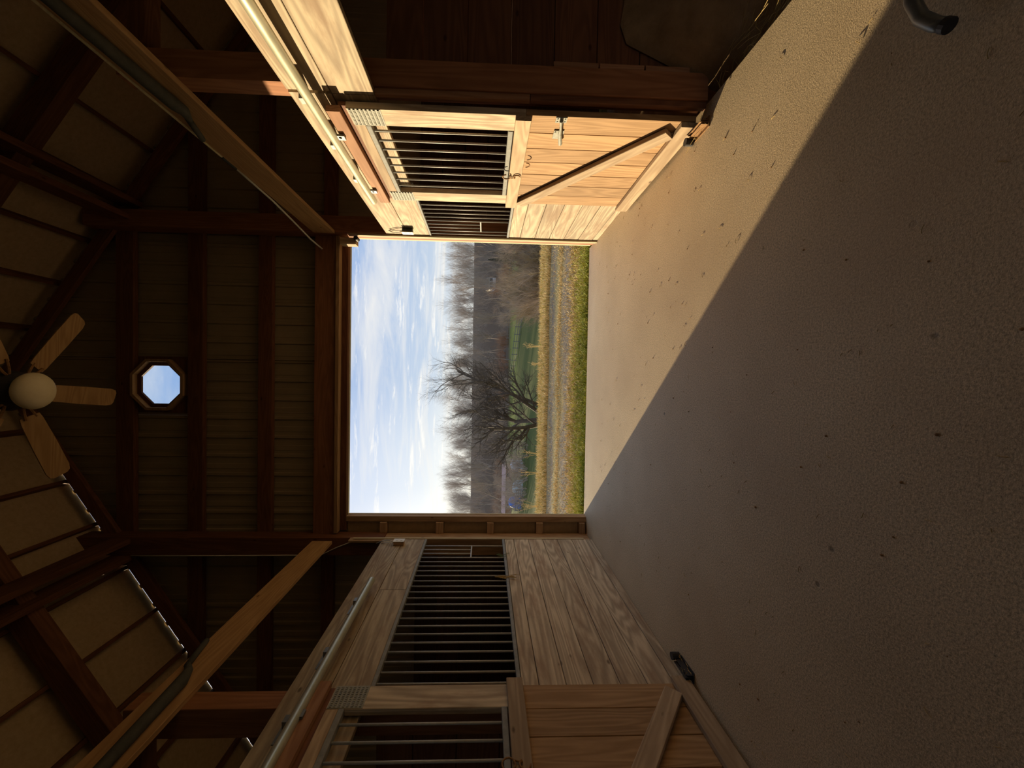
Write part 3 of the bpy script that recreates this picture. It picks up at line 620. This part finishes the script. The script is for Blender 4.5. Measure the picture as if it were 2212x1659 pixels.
def wisp(name, label, mat, y, z, n, L0, seed):
    r = random.Random(seed); b = MB()
    for i in range(n):
        p = Vector((XL+.006, y+r.gauss(0, .02), z)); a = r.uniform(-.9, .9)+(PI if r.random() < .35 else 0); l = L0*r.uniform(.5, 1)
        q = [p+Vector((.012*math.sin(t*2), math.sin(a)*l*t*.7, math.cos(a)*l*t-.10*l*t*t)) for t in (0, .35, .7, 1)]
        b.tube(q, .0022, 4)
    tag(b.build(name, mat, origin=(XL, y, z)), label, 'hay' if mat == 'straw' else 'twine')
wisp('hay_wisp', 'wisp of dry hay caught on the sill of the left bars', 'straw', 3.95, 1.17, 16, .14, 4)
wisp('twine_tuft', 'small green twine tuft tied on the left bars', 'twine', 4.42, 1.19, 9, .10, 8)
# pebbles on the floor
r = random.Random(21); b = MB()
for i in range(90):
    x, y, s = r.uniform(-1.9, 1.6), r.uniform(.7, 4.6), r.uniform(.002, .006); b.lathe([(.0003, 0), (s, s*.2), (s*.8, s*.8), (.0003, s)], (x, y, 0), 6)
tag(b.build('floor_grit', 'rust'), 'small dark grit scattered on the concrete', 'grit', kind='stuff')

# ------------------------------------------------------------------ outdoors: grass
def blades(name, label, mat, n, fx, fy, h0, h1, seed, w=.006, lean=.5):
    r = random.Random(seed); b = MB(); V = b.v; F = b.f
    for i in range(n):
        x, y = fx(r), fy(r); z = ground_z(x, y)-.005; h = r.uniform(h0, h1); a = r.uniform(0, 2*PI); c, s = math.cos(a)*w, math.sin(a)*w; lx, ly = r.gauss(0, lean)*h, r.gauss(0, lean)*h
        k = len(V); V += [(x-c, y-s, z), (x+c, y+s, z), (x+lx*.4+c*.7, y+ly*.4+s*.7, z+h*.6), (x+lx*.4-c*.7, y+ly*.4-s*.7, z+h*.6), (x+lx, y+ly, z+h)]; F += [(k, k+1, k+2, k+3), (k+3, k+2, k+4)]
    me = bpy.data.meshes.new(name); me.from_pydata(V, [], F); o = link(name, me, M[mat]); return tag(o, label, 'grass', kind='stuff')
blades('green_grass', 'short green grass growing just outside the doorway', 'grass', 26000, lambda r: r.uniform(-3.2, 3.4), lambda r: 5.42+abs(r.gauss(0, .40)), .02, .10, 31, w=.008)
blades('dry_grass', 'dry blades scattered through the green grass outside the doorway', 'dry', 7000, lambda r: r.uniform(-3.2, 3.4), lambda r: 5.55+abs(r.gauss(0, .5)), .02, .09, 36, w=.008, lean=.8)
blades('dry_grass', 'straw-coloured grass strip between doorway and gravel', 'dry', 24000, lambda r: r.uniform(-3.6, 3.8), lambda r: max(5.5, r.gauss(6.15, .32)), .015, .07, 32, lean=.9)
blades('dry_grass', 'thin dry grass growing along the middle of the gravel track', 'dry', 12000, lambda r: r.uniform(-4.5, 4.8), lambda r: r.choice([r.gauss(7.75, .12), r.uniform(6.4, 8.8)]), .01, .05, 33, lean=.9)
blades('bank_grass', 'tufty dry grass along the crest of the bank', 'dry', 30000, lambda r: r.uniform(-6, 6.5), lambda r: 9.0+abs(r.gauss(0, .8)), .03, .15, 34, w=.007)
blades('bank_grass', 'greenish grass mixed in along the crest of the bank', 'grass', 12000, lambda r: r.uniform(-6, 6.5), lambda r: 9.1+abs(r.gauss(0, .8)), .03, .12, 35)
def weed(x, y, h, n, label, seed, spread=.35):
    r = random.Random(seed); b = MB(); z = ground_z(x, y)
    for i in range(n):
        a = r.uniform(0, 2*PI); l = h*r.uniform(.6, 1.05); t = r.uniform(.05, spread)
        p = [(x+math.cos(a)*l*t*s, y+math.sin(a)*l*t*s, z+l*s) for s in (0, .5, 1)]; b.tube(p, [.004, .003, .0015], 3)
        for k in range(5):
            s = r.uniform(.5, 1); q = Vector((x+math.cos(a)*l*t*s, y+math.sin(a)*l*t*s, z+l*s)); e = Vector((r.uniform(-.08, .08), r.uniform(-.08, .08), r.uniform(.02, .1)))
            b.tube([q, q+e*.7], [.0012, .0035], 3)
    tag(b.build('tall_weed', 'dry', origin=(x, y, z)), label, 'weed')
weed(.82, 10.3, .55, 6, 'tall dry weed on the bank right of the big bare tree', 41)
weed(.35, 10.2, .32, 5, 'low dry weed on the bank in the middle of the view', 42)
weed(-2.05, 10.2, .50, 5, 'dry seed-headed weed on the bank left of the big bare tree', 43)
weed(-2.55, 10.1, .62, 4, 'tallest seed-headed weed near the left end of the bank', 44, .18)
weed(-3.35, 9.9, .58, 8, 'bushy dry weed on the bank by the left door jamb', 45)

# ------------------------------------------------------------------ outdoors: trees
def grow(seed, h, trunk_r, levels, kids, spread, fork=.25, droop=0., start=.25, sides=5, stems=1, up=.15, lean=.05):
    r = random.Random(seed); b = MB()
    def limb(p, d, l, rad, lev):
        n = 4 if lev < 2 else 3 if lev < levels else 2
        pts = [p]; rs = [rad]; q = p.copy(); dd = d.copy()
        for i in range(n):
            dd = (dd + Vector((r.gauss(0, .16), r.gauss(0, .16), r.gauss(0, .10)+up*.5-droop*lev*.1))).normalized(); q = q+dd*(l/n); pts.append(q.copy()); rs.append(rad*(1-.62*(i+1)/n))
        b.tube(pts, rs, max(3, sides-lev), cap=False)
        if lev >= levels: return
        m = kids[min(lev, len(kids)-1)]
        for k in range(m):
            t = start+(1-start)*(k+r.random())/m if lev == 0 else .2+.8*(k+r.random())/m
            i = min(int(t*n), n-1); f = t*n-i; pp = pts[i].lerp(pts[i+1], min(f, 1)); a = r.uniform(0, 2*PI)
            ax = (pts[i+1]-pts[i]).normalized(); o = ax.orthogonal().normalized(); o2 = ax.cross(o); side = o*math.cos(a)+o2*math.sin(a)
            nd = (ax*(1-spread)+side*spread+Vector((0, 0, up))).normalized()
            limb(pp, nd, l*r.uniform(.38, .62)*(1.15-.45*t if lev == 0 else 1), rs[i]*r.uniform(.42, .6), lev+1)
    for s in range(stems):
        a = 2*PI*s/max(stems, 1)+r.random(); k = lean if stems == 1 else r.uniform(.15, .7)*lean*8
        limb(Vector((math.cos(a)*.06*stems, math.sin(a)*.06*stems, 0)) if stems > 1 else Vector((0, 0, -.1)), Vector((math.cos(a)*k, math.sin(a)*k, 1)).normalized(), h*(.62 if stems == 1 else r.uniform(.4, .62)), trunk_r*r.uniform(.7, 1), 0)
    me = bpy.data.meshes.new('tree'); me.from_pydata(b.v, [], b.f); return me
big = grow(17, 10.2, .17, 4, (9, 8, 7, 5), .50, start=.30, stems=4, lean=.11, sides=7, up=.10); big.materials.append(M['darkbark'])
bt = tag(link('bare_tree', big, None, None, (-2.3, 22.0, ground_z(-2.3, 22.0)-.1)), 'big spreading bare tree with dark branches behind the bank', 'tree')
shrubs = []
for i in range(3):
    me = grow(60+i, 3.4, .055, 3, (9, 8, 6), .42, start=.10, stems=24, lean=.10, sides=4, up=.12); me.materials.append(M['tanshrub' if i else 'twig']); shrubs.append(me)
for k, (x, y, s, lab) in enumerate(((4.30, 15.6, .80, 'small tan bare shrub at the middle end of the thicket by the sunlit jamb'), (5.0, 15.8, .92, 'dense tan bare shrub partly hidden by the sunlit jamb'), (5.15, 18.4, 1.12, 'tall grey-tan bare shrub at the back of the thicket by the sunlit jamb'), (6.2, 18.6, 1.25, 'tallest bare shrub behind the sunlit jamb'))):
    o = link('bare_shrub', shrubs[k % 3], None, None, (x, y, ground_z(x, y)-.1), (0, 0, k*1.7)); o.scale = (s, s, s); tag(o, lab, 'shrub', 'bare shrubs in the thicket right of the doorway')
protos = []
for i in range(5):
    me = grow(80+i, 14+i*.9, .105, 3, (17, 10, 7), .50, start=.42, sides=5, up=.20, lean=.04); me.materials.append(M['twig' if i % 2 else 'bark']); protos.append(me)
under = []
for i in range(3):
    me = grow(120+i, 4.2, .05, 3, (7, 6, 5), .5, start=.1, stems=9, lean=.12, sides=4, up=.10); me.materials.append(M['russet' if i == 0 else 'twig']); under.append(me)
r = random.Random(99); k = 0
for row, (y, n) in enumerate(((94, 17), (101, 20), (109, 24), (118, 27), (128, 30), (139, 34), (151, 42))):
    for i in range(n):
        hw = y*.42; x = -hw+2*hw*(i+r.uniform(.1, .9))/n; yy = y+r.uniform(-3, 3)
        if row == 0 and x < -14: yy -= 14
        o = link('wood_tree', protos[k % 5], None, None, (x, yy, ground_z(x, yy)-.2), (0, 0, r.uniform(0, 6))); s = r.uniform(.62, 1.12); o.scale = (s, s, s)
        tag(o, 'bare grey-brown tree in the wood beyond the field', 'tree', 'trees of the wood beyond the field'); k += 1
for i in range(60):
    y = r.choice([93, 97, 104, 112]); hw = y*.42; x = r.uniform(-hw, hw); yy = y+r.uniform(-3, 3)
    o = link('undergrowth_bush', under[i % 3], None, None, (x, yy, ground_z(x, yy)-.2), (0, 0, r.uniform(0, 6))); s = r.uniform(.8, 1.4); o.scale = (s, s, s)
    tag(o, 'brown leafless bush under the trees beyond the field', 'bush', 'undergrowth along the edge of the wood')
for i in range(14):   # nearer scrub left of the big tree
    x = -9-11*r.random(); y = 48+20*r.random(); x *= y/48
    o = link('scrub_bush', under[1+i % 2], None, None, (x, y, ground_z(x, y)-.2), (0, 0, r.uniform(0, 6))); s = r.uniform(.9, 1.5); o.scale = (s, s, s)
    tag(o, 'leafless scrub bush on the field behind the big bare tree', 'bush', 'scrub on the field at the left')
def cedar(x, y, h, label):
    rr = random.Random(int(h*10)); b = MB(); z = ground_z(x, y)
    for i in range(900):
        t = rr.random()**.8; a = rr.uniform(0, 2*PI); rad = (1-t)*h*.24*rr.random()**.4; p = Vector((x+math.cos(a)*rad, y+math.sin(a)*rad, z+.3+t*h)); s = .22*(1-.5*t)
        k = len(b.v); d = Vector((math.cos(a), math.sin(a), .4))*s; e = Vector((-math.sin(a), math.cos(a), .1))*s*.6; b.v += [tuple(p-e), tuple(p+e), tuple(p+d)]; b.f.append((k, k+1, k+2))
    t = empty('cedar_tree', (x, y, z), label, 'tree'); b.build('foliage', 'cedar', t); MB().tube([(x, y, z), (x, y, z+h*.9)], [.12, .02], 6).build('trunk', 'darkbark', t)
cedar(26.5, 88, 5.5, 'small dark green cedar at the edge of the wood above the thicket'); cedar(29.0, 91, 4.5, 'smaller dark cedar hidden behind the thicket shrubs')

# ------------------------------------------------------------------ outdoors: fences, sheds, odds and ends
def fence(label, p, q, n, h=1.15, rails=3, sag=0):
    f = empty('field_fence', ((p[0]+q[0])/2, (p[1]+q[1])/2, ground_z((p[0]+q[0])/2, (p[1]+q[1])/2)), label, 'fence')
    P = [(p[0]+(q[0]-p[0])*i/n, p[1]+(q[1]-p[1])*i/n) for i in range(n+1)]
    for x, y in P: board('post', 'fence', f, x-.06, x+.06, y-.06, y+.06, ground_z(x, y)-.1, ground_z(x, y)+h)
    for (x0, y0), (x1, y1) in zip(P, P[1:]):
        for k in range(rails):
            zz = h*(k+.75)/rails*.95; beam2('rail', 'fence', f, (x0, y0, ground_z(x0, y0)+zz), (x1, y1, ground_z(x1, y1)+zz), .09, .03, (0, 1, 0))
fence('grey rail fence crossing the field below the wood', (14.5, 52), (-2, 84), 16)
fence('far thin fence line along the foot of the wood', (26, 84), (4, 90), 9, 1.1, 2)
fence('low dark gate panel standing on the grass behind the left jamb', (-19.6, 56), (-16.6, 56), 3, 1.3, 4)
b = MB(); x, y = -14.0, 60; z = ground_z(x, y)
e = empty('white_hutch', (x, y, z), 'small white hutch with two dark openings on the far field', 'hutch')
b = MB(); b.box(x-.8, x+.8, y-.7, y+.7, z, z+1.5); b.build('body', 'housewall', e); MB().prism([(x-.95, z+1.5), (x+.95, z+1.5), (x, z+1.85)], y-.8, y+.8).build('roof', 'housewall', e)
for dx in (-.4, .35): MB().box(x+dx-.22, x+dx+.22, y-.72, y-.69, z+.4, z+1.1).build('opening', 'housewindow', e)
def mound(name, label, mat, x, y, w, d, h, cat):
    z = ground_z(x, y); rr = random.Random(int(x*7)); b = MB(); m = 14
    for i in range(7):
        t = i/6*PI/2
        for j in range(m):
            a = 2*PI*j/m; k = 1+.06*rr.uniform(-1, 1); b.v.append((x+w/2*math.cos(a)*math.cos(t)**.6*k, y+d/2*math.sin(a)*math.cos(t)**.6*k, z-.05+h*math.sin(t)))
    for i in range(6):
        for j in range(m): b.f.append((i*m+j, i*m+(j+1) % m, (i+1)*m+(j+1) % m, (i+1)*m+j))
    tag(b.build(name, mat, origin=(x, y, z), smooth=True), label, cat)
mound('tarped_pile', 'pale grey tarp-covered pile on the far field beside the hutch', 'paletarp', -17.2, 59, 2.6, 1.6, 1.6, 'covered pile')
mound('tarped_pile', 'bright blue tarp-covered pile on the far field by the left jamb', 'bluetarp', -20.0, 61, 2.2, 1.4, 2.0, 'covered pile')
def house(label, x, y, w, d, h, wall, roofm, nwin):
    z = ground_z(x, y); e = empty('far_house', (x, y, z), label, 'house')
    MB().box(x-w/2, x+w/2, y-d/2, y+d/2, z-.3, z+h).build('wall', wall, e)
    b = MB(); b.v = [(x-w/2-.2, y-d/2-.3, z+h), (x+w/2+.2, y-d/2-.3, z+h), (x+w/2+.2, y+d/2+.3, z+h), (x-w/2-.2, y+d/2+.3, z+h), (x-w/2-.2, y, z+h+d*.3), (x+w/2+.2, y, z+h+d*.3)]; b.f = [(0, 1, 5, 4), (2, 3, 4, 5), (0, 4, 3), (1, 2, 5), (0, 3, 2, 1)]; b.build('roof', roofm, e)
    for i in range(nwin): xx = x-w/2+w*(i+.5)/nwin; MB().box(xx-.4, xx+.4, y-d/2-.04, y-d/2+.02, z+h*.35, z+h*.8).build('window', 'housewindow', e)
house('low shed with a long pinkish roof on the far left', -24.0, 82, 10, 2.6, 1.3, 'russet', 'pinkroof', 3)
house('white house half hidden in the wood above the thicket', 28.0, 118, 3.4, 3, 1.9, 'housewall', 'fence', 3)
